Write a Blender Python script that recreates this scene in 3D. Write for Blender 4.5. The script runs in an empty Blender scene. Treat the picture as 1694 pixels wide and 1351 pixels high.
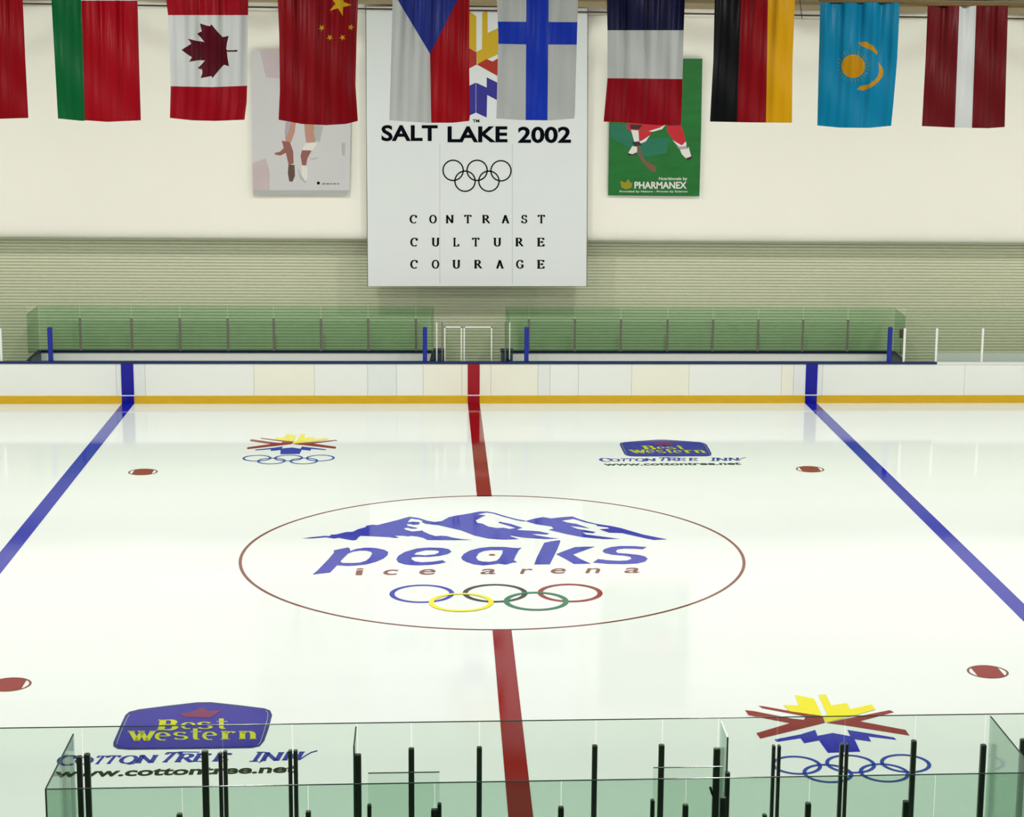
import bpy, math, random
import numpy as np
from mathutils import Vector, Matrix
from mathutils.geometry import delaunay_2d_cdt, tessellate_polygon
random.seed(7)
SC = bpy.context.scene
COL = SC.collection
PI = math.pi

# ------------------------------------------------------------------ camera
FW, FH = 1694.0, 1351.0
FOC = 3225.883
CP = np.array([-1.11241, -34.01243, 9.28915])
PITCH, YAW, ROLL = 0.188773, -0.082120, 0.0143634
PPX, PPY = 972.035, 667.366
_f = np.array([-math.sin(YAW)*math.cos(PITCH), math.cos(YAW)*math.cos(PITCH), -math.sin(PITCH)])
_r = np.array([math.cos(YAW), math.sin(YAW), 0.0])
_u = np.cross(_r, _f)
CR = math.cos(ROLL)*_r + math.sin(ROLL)*_u
CU = -math.sin(ROLL)*_r + math.cos(ROLL)*_u
cam = bpy.data.cameras.new('camera')
cam.sensor_fit = 'HORIZONTAL'; cam.sensor_width = 36.0
cam.lens = FOC*36.0/FW
cam.shift_x = -(PPX-FW/2)/FW
cam.shift_y = (PPY-FH/2)/FW
cam.clip_start = 0.1; cam.clip_end = 300
camo = bpy.data.objects.new('camera', cam); COL.objects.link(camo)
M = Matrix.Identity(4)
for i in range(3):
    M[i][0] = CR[i]; M[i][1] = CU[i]; M[i][2] = -_f[i]; M[i][3] = CP[i]
camo.matrix_world = M
SC.camera = camo
SC.view_settings.view_transform = 'Standard'
SC.view_settings.look = 'None'
SC.view_settings.gamma = 1.0
SC.view_settings.exposure = -1.40
SC.cycles.use_denoising = True

# ------------------------------------------------------------------ world and hall lamps
WLD = bpy.data.worlds.new('world'); SC.world = WLD; WLD.use_nodes = True
WLD.node_tree.nodes['Background'].inputs[0].default_value = (0.9, 0.95, 1.0, 1)
WLD.node_tree.nodes['Background'].inputs[1].default_value = 0.3
LAMP_Z = 11.55
LAMP_W = 1050.0
LAMP_SPOTS = [(x, y) for y in (-25.0, -15.5, -3.0, 7.0) for x in (-26.0, -15.6, -5.2, 5.2, 15.6, 26.0)]

# ------------------------------------------------------------------ geometry of the photograph -> the place
YB = 14.489          # far boards, ice face
YP = 16.15           # back of the far player boxes
YW = 16.62           # far wall
YL = 15.95         # white lining that hangs in front of the far wall, above head height
YA = -14.6           # near glass on the boards
YC = -16.2           # near glass behind the boxes
YF = -11.2           # plane of the flags
def ray(px, py): return _f + CR*(px-PPX)/FOC + CU*(PPY-py)/FOC
def on_y(px, py, Y):
    d = ray(px, py); return CP + d*((Y-CP[1])/d[1])
def ice(px, py, z=0.0):
    d = ray(px, py); return CP + d*((z-CP[2])/d[2])
def cpx(ox, oy, s, pts): return [(ox+a/s, oy+b/s) for a, b in pts]

# ------------------------------------------------------------------ materials
def principled(name, col, rough=0.5, metal=0.0, ior=1.45, noise=None, bump=None, **kw):
    m = bpy.data.materials.new(name); m.use_nodes = True
    nt = m.node_tree; b = nt.nodes['Principled BSDF']
    b.inputs['Base Color'].default_value = (*col, 1); b.inputs['Roughness'].default_value = rough
    b.inputs['Metallic'].default_value = metal; b.inputs['IOR'].default_value = ior
    for k, v in kw.items(): b.inputs[k].default_value = v
    tc = None
    if noise or bump:
        tc = nt.nodes.new('ShaderNodeTexCoord')
    if noise:
        sc, amt, stretch = noise
        mp = nt.nodes.new('ShaderNodeMapping'); mp.inputs['Scale'].default_value = stretch
        nz = nt.nodes.new('ShaderNodeTexNoise'); nz.inputs['Scale'].default_value = sc; nz.inputs['Detail'].default_value = 5
        mx = nt.nodes.new('ShaderNodeMix'); mx.data_type = 'RGBA'
        mx.inputs[6].default_value = (*[c*(1-amt) for c in col], 1)
        mx.inputs[7].default_value = (*[min(1, c*(1+amt)) for c in col], 1)
        nt.links.new(tc.outputs['Object'], mp.inputs[0]); nt.links.new(mp.outputs[0], nz.inputs['Vector'])
        nt.links.new(nz.outputs[0], mx.inputs[0]); nt.links.new(mx.outputs[2], b.inputs['Base Color'])
    if bump:
        sc, st, dist, stretch = bump
        mp2 = nt.nodes.new('ShaderNodeMapping'); mp2.inputs['Scale'].default_value = stretch
        n2 = nt.nodes.new('ShaderNodeTexNoise'); n2.inputs['Scale'].default_value = sc; n2.inputs['Detail'].default_value = 4
        bp = nt.nodes.new('ShaderNodeBump'); bp.inputs['Strength'].default_value = st; bp.inputs['Distance'].default_value = dist
        nt.links.new(tc.outputs['Object'], mp2.inputs[0]); nt.links.new(mp2.outputs[0], n2.inputs['Vector'])
        nt.links.new(n2.outputs[0], bp.inputs['Height']); nt.links.new(bp.outputs[0], b.inputs['Normal'])
    return m
def s2l(*c): return tuple(((v/255)/12.92 if v/255 <= .04045 else ((v/255+.055)/1.055)**2.4) for v in c)
def glass(name, tint, gloss=0.06):
    m = bpy.data.materials.new(name); m.use_nodes = True; nt = m.node_tree
    nt.nodes.remove(nt.nodes['Principled BSDF']); out = nt.nodes['Material Output']
    t = nt.nodes.new('ShaderNodeBsdfTransparent'); t.inputs[0].default_value = (*tint, 1)
    g = nt.nodes.new('ShaderNodeBsdfGlossy'); g.inputs['Roughness'].default_value = 0.03
    fr = nt.nodes.new('ShaderNodeFresnel'); fr.inputs[0].default_value = 1.3
    mx = nt.nodes.new('ShaderNodeMixShader')
    ml = nt.nodes.new('ShaderNodeMath'); ml.operation = 'MULTIPLY'; ml.inputs[1].default_value = .45
    nt.links.new(fr.outputs[0], ml.inputs[0]); nt.links.new(ml.outputs[0], mx.inputs[0]); nt.links.new(t.outputs[0], mx.inputs[1]); nt.links.new(g.outputs[0], mx.inputs[2])
    nt.links.new(mx.outputs[0], out.inputs[0])
    return m
ICE_R = 0.07
def paint(name, col): return principled(name, col, ICE_R, ior=1.31, noise=(1.2, .07, (1, 1, 1)))
MAT = dict(
    ice=principled('ice', (.89, .94, .90), ICE_R, ior=1.31, noise=(.35, .045, (.4, 1.6, 1))),
    p_blue=paint('painted blue', s2l(26, 34, 176)), p_red=paint('painted red', s2l(144, 6, 14)),
    p_brown=paint('painted brown red', s2l(128, 62, 50)), p_yellow=paint('painted yellow', s2l(245, 235, 0)),
    p_black=paint('painted black', s2l(25, 30, 32)), p_green=paint('painted green', s2l(20, 120, 75)),
    p_violet=paint('painted violet blue', s2l(34, 22, 158)), p_lime=paint('painted lime yellow', s2l(205, 210, 20)),
    p_navy=paint('painted navy', s2l(35, 45, 120)), p_crown=paint('painted crown red', s2l(120, 25, 90)),
    p_olive=paint('painted dark olive', s2l(30, 50, 25)), p_pale=paint('painted pale line', s2l(170, 180, 225)),
    p_script=paint('painted script blue', s2l(50, 62, 165)), p_ring=paint('painted ring blue', s2l(45, 75, 175)),
    board=principled('white board plastic', s2l(240, 242, 236), .3, noise=(1.5, .02, (1, 1, 1))),
    board_cream=principled('cream board plastic', s2l(243, 240, 224), .3, noise=(1.5, .02, (1, 1, 1))),
    board_grey=principled('pale grey board plastic', s2l(233, 237, 233), .3, noise=(1.5, .02, (1, 1, 1))),
    seam=principled('board joint', s2l(205, 212, 195), .6),
    kick=principled('yellow kick plate', s2l(216, 172, 24), .35, noise=(3, .15, (1, 1, 4))),
    cap=principled('navy board cap', s2l(14, 36, 92), .35), capdark=principled('dark navy cap', s2l(12, 24, 58), .4),
    st_blue=principled('stripe blue', s2l(14, 14, 150), .3), st_red=principled('stripe red', s2l(158, 14, 34), .3),
    white=principled('white painted metal', s2l(240, 240, 235), .4), postblue=principled('blue padded post', s2l(18, 38, 150), .5),
    postgrey=principled('grey support post', s2l(120, 118, 108), .4), green_post=principled('dark green metal post', s2l(40, 54, 38), .35, noise=(8, .3, (1, 1, .3))),
    edge=principled('dark glass edge', s2l(24, 70, 50), .2), boxside=principled('dark teal box side', s2l(52, 84, 86), .5),
    siding=principled('olive painted siding', s2l(218, 220, 192), .5, noise=(.6, .06, (.3, 1, 1))),
    liner=principled('cream insulation fabric', s2l(247, 243, 230), .75, noise=(.25, .035, (1, 1, 1)), bump=(.9, .5, .05, (.5, 1, 1.2))),
    beam=principled('tan painted steel', s2l(160, 142, 108), .6, noise=(2, .25, (.3, 1, 3))),
    beamdark=principled('dark steel angle', s2l(80, 62, 50), .6),
    roof=principled('roof lining', s2l(168, 168, 160), .8, noise=(.3, .05, (1, 1, 1))),
    plain=principled('grey block wall', s2l(200, 200, 190), .8, noise=(1, .05, (1, 1, 1))),
    concrete=principled('concrete', s2l(120, 120, 115), .7, noise=(2, .12, (1, 1, 1))),
    rubber=principled('black rubber floor', s2l(38, 40, 40), .8),
    rope=principled('natural rope', s2l(120, 98, 60), .9, noise=(60, .4, (1, 1, 1))),
    strap=principled('black strap', s2l(20, 24, 26), .7),
    housing=principled('lamp housing', s2l(90, 92, 95), .4),
    ban=principled('white banner vinyl', s2l(226, 229, 228), .45, noise=(1, .02, (1, 1, 1)), bump=(1.2, .3, .02, (1, 1, .5))),
    banseam=principled('banner seam', s2l(200, 203, 204), .5), ink=principled('black ink', s2l(4, 8, 16), .9, **{'Specular IOR Level': .1}),
    bgold=principled('banner gold', s2l(208, 170, 20), .5), bred=principled('banner red', s2l(172, 40, 20), .5), bblue=principled('banner blue', s2l(44, 40, 140), .5),
    darkgreen=principled('poster green', s2l(22, 108, 40), .4, noise=(2.5, .35, (.6, 1, 2.5))),
    poteal=principled('poster teal', s2l(30, 112, 84), .4, noise=(3, .2, (.6, 1, 2.5))),
    pored=principled('poster red', s2l(196, 30, 42), .4), powhite=principled('poster white', s2l(226, 222, 214), .4),
    podark=principled('poster dark', s2l(52, 34, 38), .4), pobrown=principled('poster brown', s2l(120, 84, 66), .4), pogold=principled('poster gold', s2l(150, 138, 20), .4),
    popale=principled('poster pale', s2l(205, 202, 202), .4, noise=(1.3, .05, (1, 1, 1))), popink=principled('poster pink', s2l(196, 178, 180), .4, noise=(3, .12, (1, 1, 1))),
    poskin=principled('poster skin', s2l(188, 140, 122), .4), poboot=principled('poster boot', s2l(146, 92, 82), .4), posole=principled('poster sole', s2l(96, 72, 62), .4),
    pomauve=principled('poster mauve', s2l(176, 160, 176), .4), pogrey=principled('poster grey strip', s2l(176, 178, 172), .4), poink=principled('poster ink', s2l(120, 126, 122), .4),
)
MAT['glass_near'] = glass('near glass', (.89, .93, .90))
MAT['glass_back'] = glass('back glass', (.77, .86, .80))
MAT['glass_far'] = glass('far green glass', (.83, .93, .85))
MAT['glass_clear'] = glass('far clear glass', (.94, .97, .94))
def satin(name, col):
    return principled(name, col, .38, ior=1.4, bump=(38, .25, .004, (1, 1, .35)), **{'Specular IOR Level': .35})
for k, c in dict(f_red=(160, 0, 20), f_dred=(142, 0, 16), f_cred=(158, 0, 24), f_leaf=(84, 0, 22), f_green=(0, 96, 48), f_white=(214, 218, 214), f_navy=(22, 22, 66),
                 f_blue=(26, 64, 205), f_cblue=(42, 58, 150), f_black=(10, 12, 16), f_gold=(228, 168, 8), f_sky=(2, 128, 168),
                 f_sun=(196, 140, 12), f_maroon=(104, 16, 22), f_star=(220, 176, 20), f_fred=(178, 0, 20), f_ray=(110, 132, 70)).items():
    MAT[k] = satin('flag '+k[2:], s2l(*c))

# ------------------------------------------------------------------ builders
def mesh(name, V, F, mats, parent=None, idx=None, smooth=False):
    me = bpy.data.meshes.new(name); me.from_pydata([tuple(map(float, v)) for v in V], [], F)
    if not isinstance(mats, (list, tuple)): mats = [mats]
    for m in mats: me.materials.append(m if not isinstance(m, str) else MAT[m])
    if idx is not None: me.polygons.foreach_set('material_index', idx)
    if smooth: me.polygons.foreach_set('use_smooth', [True]*len(me.polygons))
    me.update()
    o = bpy.data.objects.new(name, me); COL.objects.link(o)
    if parent is not None:
        o.parent = parent; o.matrix_parent_inverse = Matrix.Translation(-Vector(parent.location)) if False else Matrix.Identity(4)
        for v in me.vertices: v.co -= parent.location
    return o
def tag(o, label=None, cat=None, group=None, kind=None):
    if label: o['label'] = label
    if cat: o['category'] = cat
    if group: o['group'] = group
    if kind: o['kind'] = kind
    return o
def empty(name, loc, label, cat, group=None):
    o = bpy.data.objects.new(name, None); COL.objects.link(o); o.location = Vector([float(c) for c in loc]); o.empty_display_size = .2
    return tag(o, label, cat, group)
class MB:
    def __init__(s): s.V = []; s.F = []; s.I = []
    def add(s, V, F, i=0):
        b = len(s.V); s.V += [tuple(map(float, v)) for v in V]; s.F += [[b+k for k in f] for f in F]; s.I += [i]*len(F); return s
    def box(s, x0, x1, y0, y1, z0, z1, i=0):
        V = [(x, y, z) for z in (z0, z1) for y in (y0, y1) for x in (x0, x1)]
        return s.add(V, [(0, 2, 3, 1), (4, 5, 7, 6), (0, 1, 5, 4), (2, 6, 7, 3), (0, 4, 6, 2), (1, 3, 7, 5)], i)
    def bbox(s, x0, x1, y0, y1, z0, z1, b=.01, i=0):      # bevelled upright box (chamfered vertical edges and top)
        b = min(b, (x1-x0)*.4, (y1-y0)*.4)
        def ring(z, c): 
            c2 = c+b
            return [(x0+c2, y0+c, z), (x1-c2, y0+c, z), (x1-c, y0+c2, z), (x1-c, y1-c2, z), (x1-c2, y1-c, z), (x0+c2, y1-c, z), (x0+c, y1-c2, z), (x0+c, y0+c2, z)]
        V = ring(z0, 0)+ring(z1-b, 0)+ring(z1, b*.6)
        F = [[k, (k+1) % 8, 8+(k+1) % 8, 8+k] for k in range(8)]+[[8+k, 8+(k+1) % 8, 16+(k+1) % 8, 16+k] for k in range(8)]
        F += [list(range(16, 24)), list(range(7, -1, -1))]
        return s.add(V, F, i)
    def tube(s, pts, r, n=8, i=0):
        pts = [Vector([float(c) for c in p]) for p in pts]; rings = []
        for k, p in enumerate(pts):
            d = (pts[min(k+1, len(pts)-1)]-pts[max(k-1, 0)]).normalized()
            a = d.orthogonal().normalized() if abs(d.z) > .9 else d.cross(Vector((0, 0, 1))).normalized(); b = d.cross(a)
            rings.append([p+a*math.cos(2*PI*j/n)*r+b*math.sin(2*PI*j/n)*r for j in range(n)])
        V = [v for rg in rings for v in rg]
        F = [[k*n+j, k*n+(j+1) % n, (k+1)*n+(j+1) % n, (k+1)*n+j] for k in range(len(pts)-1) for j in range(n)]
        F += [list(range(n))[::-1], [(len(pts)-1)*n+j for j in range(n)]]
        return s.add(V, F, i)
    def build(s, name, mats, parent=None, smooth=False): return mesh(name, s.V, s.F, mats, parent, s.I, smooth)

def poly2(pts, holes=()):
    """triangulated 2D polygon -> (points, triangles)"""
    if holes:
        loops = [[Vector((a, b, 0)) for a, b in pts]]+[[Vector((a, b, 0)) for a, b in h] for h in holes]
        t = tessellate_polygon(loops); P = [(v.x, v.y) for l in loops for v in l]
        return P, [list(k) for k in t]
    r = delaunay_2d_cdt([Vector(p) for p in pts], [], [list(range(len(pts)))], 1, 1e-5)
    return [(v.x, v.y) for v in r[0]], [list(f) for f in r[2]]
def ribbon(pts, w, closed=False):
    P = [Vector(p) for p in pts]; n = len(P); L = []; R = []
    for k in range(n):
        a = P[(k-1) % n] if closed or k > 0 else P[k]; b = P[(k+1) % n] if closed or k < n-1 else P[k]
        d = (b-a).normalized(); nn = Vector((-d.y, d.x)); ww = (w(d) if callable(w) else w)/2
        L.append(P[k]+nn*ww); R.append(P[k]-nn*ww)
    V = [(v.x, v.y) for v in L+R]; m = n if closed else n-1
    return V, [[k, (k+1) % n, n+(k+1) % n, n+k] for k in range(m)]
def arc(cx, cy, rx, ry, a0, a1, n=20):
    return [(cx+rx*math.cos(math.radians(a0+(a1-a0)*k/n)), cy+ry*math.sin(math.radians(a0+(a1-a0)*k/n))) for k in range(n+1)]
def mapped(name, shapes, fn, mat, parent=None):
    """2D shapes through a map fn(x, y) -> xyz; one mesh"""
    m = MB()
    for V, F in shapes: m.add([fn(a, b) for a, b in V], F)
    o = m.build(name, mat, parent)
    return face_up(o)
def face_up(o):
    me = o.data; me.update()
    for p in me.polygons:
        n = p.normal
        if n.z < -.5 or (abs(n.z) < .5 and n.y > 0): p.flip()
    me.update(); return o

# --- lettering -----------------------------------------------------
def font_shapes(body, offset=0.0):
    cu = bpy.data.curves.new('t', 'FONT'); cu.body = body; cu.offset = offset; cu.resolution_u = 4
    o = bpy.data.objects.new('t', cu); me = o.to_mesh()
    V = [(v.co.x, v.co.y) for v in me.vertices]; F = [list(p.vertices) for p in me.polygons]
    o.to_mesh_clear(); bpy.data.objects.remove(o); bpy.data.curves.remove(cu)
    return V, F
def into_quad(V, F, q, shear=0.0, box=None):
    """fit to px quad TL TR BR BL"""
    xs = [v[0] for v in V]; ys = [v[1] for v in V]
    x0, x1, y0, y1 = box if box else (min(xs), max(xs), min(ys), max(ys))
    V2 = [((x-x0)/(x1-x0), (y-y0)/(y1-y0)) for x, y in V]
    if shear:
        V2 = [(a+shear*b, b) for a, b in V2]
        lo = min(a for a, b in V2); hi = max(a for a, b in V2); V2 = [((a-lo)/(hi-lo), b) for a, b in V2]
    TL, TR, BR, BL = q; out = []
    for a, b in V2:
        out.append(tuple((BL[k]*(1-a)+BR[k]*a)*(1-b)+(TL[k]*(1-a)+TR[k]*a)*b for k in (0, 1)))
    return out, F
def rect(x0, x1, y0, y1, dy=0.0, sk=0.0):   # px rectangle, top y0, dy = rise of right end, sk = top shifted right
    return [(x0+sk, y0), (x1+sk, y0-dy), (x1, y1-dy), (x0, y1)]
# pen-drawn letters: strokes in a box of height 1
GL = {
 'C': [arc(.45, .5, .42, .5, 48, 312), [(.76, .98), (.76, .68)]],
 'G': [arc(.45, .5, .42, .5, 48, 325), [(.76, .98), (.76, .7)], [(.8, .42), (.8, .08)], [(.55, .42), (.95, .42)]],
 'O': [arc(.5, .5, .42, .48, 0, 360, 28)],
 'N': [[(.14, 0), (.14, 1)], [(.1, .98), (.82, .02)], [(.84, 0), (.84, 1)], [(0, .02), (.3, .02)], [(0, .98), (.22, .98)], [(.68, .98), (1, .98)]],
 'T': [[(.45, 0), (.45, 1)], [(0, .97), (.9, .97)], [(.03, 1), (.03, .78)], [(.87, 1), (.87, .78)], [(.28, .02), (.62, .02)]],
 'R': [[(.2, 0), (.2, 1)], [(.05, .97), (.45, .97)]+arc(.45, .74, .25, .23, 90, -90, 10)+[(.2, .51)], [(.45, .5), (.85, .02)], [(.05, .02), (.38, .02)], [(.75, .02), (.95, .02)]],
 'A': [[(.12, 0), (.45, 1)], [(.45, 1), (.8, 0)], [(.22, .36), (.66, .36)], [(0, .02), (.28, .02)], [(.62, .02), (.95, .02)]],
 'S': [arc(.38, .74, .3, .24, 30, 270, 14)+arc(.38, .27, .33, .25, 90, -150, 14), [(.66, .98), (.66, .72)], [(.05, .3), (.05, .04)]],
 'U': [[(.2, 1), (.2, .35)]+arc(.5, .32, .3, .3, 180, 360, 12)+[(.8, 1)], [(.02, .98), (.38, .98)], [(.66, .98), (.96, .98)]],
 'L': [[(.2, 0), (.2, 1)], [(.02, .98), (.4, .98)], [(.02, .02), (.78, .02)], [(.78, 0), (.78, .26)]],
 'E': [[(.2, 0), (.2, 1)], [(.02, .98), (.75, .98)], [(.02, .02), (.78, .02)], [(.2, .51), (.6, .51)], [(.75, 1), (.75, .78)], [(.78, 0), (.78, .24)], [(.6, .62), (.6, .4)]],
 'I': [[(.3, 0), (.3, 1)], [(.05, .98), (.6, .98)], [(0, .02), (.55, .02)]],
 'B': [[(.22, 0), (.22, 1)], [(0, .96), (.5, .96)]+arc(.5, .74, .24, .22, 90, -90, 10)+[(.22, .52)], [(.5, .52)]+arc(.52, .28, .3, .25, 90, -90, 10)+[(0, .03)]],
 'W': [[(.08, 1), (.32, 0)], [(.32, 0), (.55, .9)], [(.5, 1), (.74, 0)], [(.74, 0), (1, .98)], [(-.05, .97), (.25, .97)], [(.36, .97), (.66, .97)], [(.86, .97), (1.12, .97)]],
 'e': [[(.1, .54), (.8, .54)]+arc(.46, .5, .36, .46, 8, 295, 18)],
 's': [arc(.4, .73, .3, .22, 20, 270, 12)+arc(.4, .27, .34, .23, 90, -160, 12)],
 't': [[(.35, 1.3), (.35, .2)]+arc(.5, .2, .15, .16, 180, 310, 6), [(.05, .92), (.75, .92)]],
 'r': [[(.25, 0), (.25, 1)], [(.28, .72)]+arc(.55, .62, .25, .3, 150, 40, 8), [(.02, .03), (.5, .03)], [(.02, .95), (.25, .95)]],
 'n': [[(.2, 0), (.2, 1)], [(.22, .7)]+arc(.5, .6, .27, .34, 150, 0, 8)+[(.77, 0)], [(0, .03), (.38, .03)], [(.58, .03), (.96, .03)], [(0, .95), (.2, .95)]],
}
def pen(ch, thick, thin):
    V = []; F = []
    for st in GL[ch]:
        v, f = ribbon(st, lambda d: thin+(thick-thin)*abs(d.y)**1.3); b = len(V); V += v; F += [[b+k for k in g] for g in f]
    return V, F
def pen_in(ch, q, thick=.2, thin=.07, shear=0): 
    V, F = pen(ch, thick, thin); return into_quad(V, F, q, shear)

# ------------------------------------------------------------------ the hall
def struct(name, m, mats, smooth=False): return tag(m.build(name, mats, None, smooth), kind='structure')
XL, XR, YN, ZC = -31.0, 31.0, -42.0, 12.2
fl = MB(); n = 12
V = [(-30.5+61*i/n, -14.95+(YB+.06+14.95)*j/n, 0) for j in range(n+1) for i in range(n+1)]
fl.add(V, [(j*(n+1)+i, j*(n+1)+i+1, (j+1)*(n+1)+i+1, (j+1)*(n+1)+i) for j in range(n) for i in range(n)])
struct('floor', fl, 'ice')
struct('floor_stands', MB().box(XL, XR, YN, -15.02, -.3, -.02), 'concrete')
struct('floor_boxes', MB().box(XL, XR, YB+.15, YW+.3, -.3, -.02), 'rubber')
# corrugated siding: real ribs
zs = float(on_y(900, 398, YL)[2])           # lower edge of the white lining
sd = MB(); zz = 0.0; prof = []
while zz < zs+.6:
    prof += [(YW, zz), (YW, zz+.048), (YW+.036, zz+.054), (YW+.036, zz+.070)]; zz += .0805
V = [(x, y, z) for x in (XL, XR) for y, z in prof]; k = len(prof)
sd.add(V, [(i, i+1, k+i+1, k+i) for i in range(k-1)])
wb = struct('wall_back', sd, 'siding'); 
wb2 = struct('wall_back_outer', MB().box(XL, XR, YW+.3, YW+.5, -.3, ZC), 'plain')
# white quilted lining, sagging and rolled at its lower edge
NX, NZ = 240, 70; V = []; F = []
for j in range(NZ+1):
    for i in range(NX+1):
        x = XL+(XR-XL)*i/NX; t = j/NZ
        if t < .12:                                   # lower edge, tucked back to the siding
            a = t/.12
            if a < .35: y = YW-.02-(YW-.02-YL-.1)*a/.35; z = zs+.12*(1-a/.35)
            else: b_ = (a-.35)/.65; y = YL+.1-.14*math.sin(b_*PI/2); z = zs+.30*b_**1.6
        else:
            tt = (t-.12)/.88; z = zs+.30+(ZC-zs-.30)*tt; y = YL-.04+.03*math.sin(tt*3)
        sag = .06*math.sin(x*.9)+.02*math.sin(x*2.3+1)
        w = max(0, (z-zs-3.8)/2.5) if t > .12 else 0
        y += .15*w*math.sin(z*5+sag*40+.8*math.sin(x*.7))+.012*math.sin(x*1.7+z*1.1)*min(1, max(0, t-.06)*5)
        seam = abs((x-.3) % 4.9-2.45)
        y += .03*math.exp(-(seam/.05)**2)
        V.append((x, y, z))
F = [(j*(NX+1)+i, (j+1)*(NX+1)+i, (j+1)*(NX+1)+i+1, j*(NX+1)+i+1) for j in range(NZ) for i in range(NX)]
F = [f[::-1] for f in F]
ml = MB().add(V, F); o = struct('wall_back_lining', ml, 'liner', True)
struct('wall_left', MB().box(XL-.2, XL, YN, YW+.5, -.3, ZC), 'plain')
struct('wall_right', MB().box(XR, XR+.2, YN, YW+.5, -.3, ZC), 'plain')
struct('wall_front', MB().box(XL, XR, YN-.2, YN, -.3, ZC), 'plain')
struct('ceiling', MB().box(XL, XR, YN, YW+.5, ZC, ZC+.2), 'roof')
# steel along the top of the far wall
def zat(py, Y=YL-.3, px=900): return float(on_y(px, py, Y)[2])
tr = MB(); Yt = YL-.42
tr.box(XL, XR, Yt, Yt+.22, zat(11, Yt), zat(1, Yt)); tr.box(XL, XR, Yt+.05, Yt+.2, zat(1, Yt), zat(-2, Yt)); tr.box(XL, XR, Yt+.1, Yt+.2, zat(-2, Yt), zat(-10, Yt)); tr.box(XL, XR, Yt-.02, Yt+.24, zat(-22, Yt), zat(-12, Yt))
struct('trim_1', tr, 'beam')
struct('trim_2', MB().tube([(XL, Yt+.1, zat(19, Yt+.1)), (XR, Yt+.1, zat(19, Yt+.1))], .022), 'beamdark')

# ------------------------------------------------------------------ ceiling lamps
def lamp_proto():
    e = empty('hall_lamp', (0, 0, 0), 'round bell-shaped lamp hanging over the ice', 'lamp', 'lamps over the ice')
    m = MB(); prof = [(.06, .42), (.10, .40), (.12, .30), (.30, .12), (.42, 0), (.40, 0), (.28, .11), (.10, .28)]; n = 20
    V = [(r*math.cos(2*PI*k/n), r*math.sin(2*PI*k/n), z) for r, z in prof for k in range(n)]
    F = [(a*n+k, a*n+(k+1) % n, (a+1)*n+(k+1) % n, (a+1)*n+k) for a in range(len(prof)-1) for k in range(n)]
    m.add(V, F); m.build('reflector', 'housing', e, True)
    MB().tube([(0, 0, .4), (0, 0, ZC-LAMP_Z-.02)], .02).build('hanger', 'housing', e)
    return e
lp = lamp_proto()
ld = bpy.data.lights.new('lamp_light', 'AREA'); ld.shape = 'DISK'; ld.size = .8; ld.energy = LAMP_W; ld.color = (1.0, .993, .972)
LDS = {}
for y_, k_ in ((-25.0, .6), (-15.5, .85), (-3.0, 1.0), (7.0, 1.15)):
    LDS[y_] = ld.copy(); LDS[y_].energy = LAMP_W*k_
for k, (x, y) in enumerate(LAMP_SPOTS):
    if k == 0: r = lp
    else:
        r = lp.copy(); COL.objects.link(r)
        for ch in list(lp.children):
            if ch.type == 'MESH': c = ch.copy(); COL.objects.link(c); c.parent = r
    r.location = (x, y, LAMP_Z)
    lo = bpy.data.objects.new('lamp_light', LDS[y]); COL.objects.link(lo); lo.parent = r; lo.location = (0, 0, -.02)

# ------------------------------------------------------------------ painted lines and spots
Z1, Z2, Z3 = .003, .006, .009
def strip(name, label, pts, mat, cat='floor marking', group=None):
    return tag(face_up(MB().add([(p[0], p[1], Z1) for p in pts], [(0, 1, 2, 3)]).build(name, mat)), label, cat, group)
B = 8.616
strip('blue_line', 'broad blue line painted across the ice on the left', [(-B-.152, -14.6), (-B+.152, -14.6), (-B+.152, YB), (-B-.152, YB)], 'p_blue')
strip('blue_line', 'broad blue line painted across the ice on the right', [(B-.152, -14.6), (B+.152, -14.6), (B+.152, YB), (B-.152, YB)], 'p_blue')
a, b = ice(783.8, 667), ice(801.3, 821)
strip('centre_line', 'red centre line stretch between the far boards and the centre circle', [(b[0]-.15, b[1]), (b[0]+.15, b[1]), (a[0]+.15, YB), (a[0]-.15, YB)], 'p_red')
a, b = ice(830.5, 1042), ice(861.5, 1351)
sl = (b[0]-a[0])/(b[1]-a[1]); bx = a[0]+sl*(-14.6-a[1])
strip('centre_line', 'red centre line stretch from the centre circle to the near glass', [(bx-.15, -14.6), (bx+.15, -14.6), (a[0]+.15, a[1]), (a[0]-.15, a[1])], 'p_red')
def disc(cx, cy, r, n=64): return [(cx+r*math.cos(2*PI*k/n), cy+r*math.sin(2*PI*k/n)) for k in range(n)]
cc = ice(812.5, 929)
cc = (0.03, 0.02)
V, F = ribbon(disc(cc[0], cc[1], 4.5, 160), .055, True)
tag(face_up(MB().add([(x, y, Z1) for x, y in V], F).build('centre_circle', 'p_brown')), 'thin brown red circle painted around the centre ice logo', 'floor marking')
def dot(px, py, label, ang=0):
    c = ice(px, py)
    e = empty('faceoff_spot', (c[0], c[1], 0), label, 'floor marking', 'face-off spots in the neutral zone')
    V, F = ribbon(disc(c[0], c[1], .29, 48), .034, True)
    face_up(MB().add([(x, y, Z1) for x, y in V], F).build('outline', 'p_brown', e))
    pts = []
    for k in range(48):
        x, y = .28*math.cos(2*PI*k/48), .28*math.sin(2*PI*k/48); pts.append((c[0]+max(-.205, min(.205, x)), c[1]+y))
    P, T = poly2(pts); face_up(MB().add([(x, y, Z1) for x, y in P], T).build('centre', 'p_red', e))
dot(236.5, 780.5, 'red face-off spot far left, beside the snowflake emblem')
dot(1340, 776, 'red face-off spot far right, near the top of the right blue line')
dot(15.5, 1132, 'red face-off spot at the left edge of the photo, nearest to the hotel logo')
dot(1634, 1111, 'red face-off spot above the near glass on the right')

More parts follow.
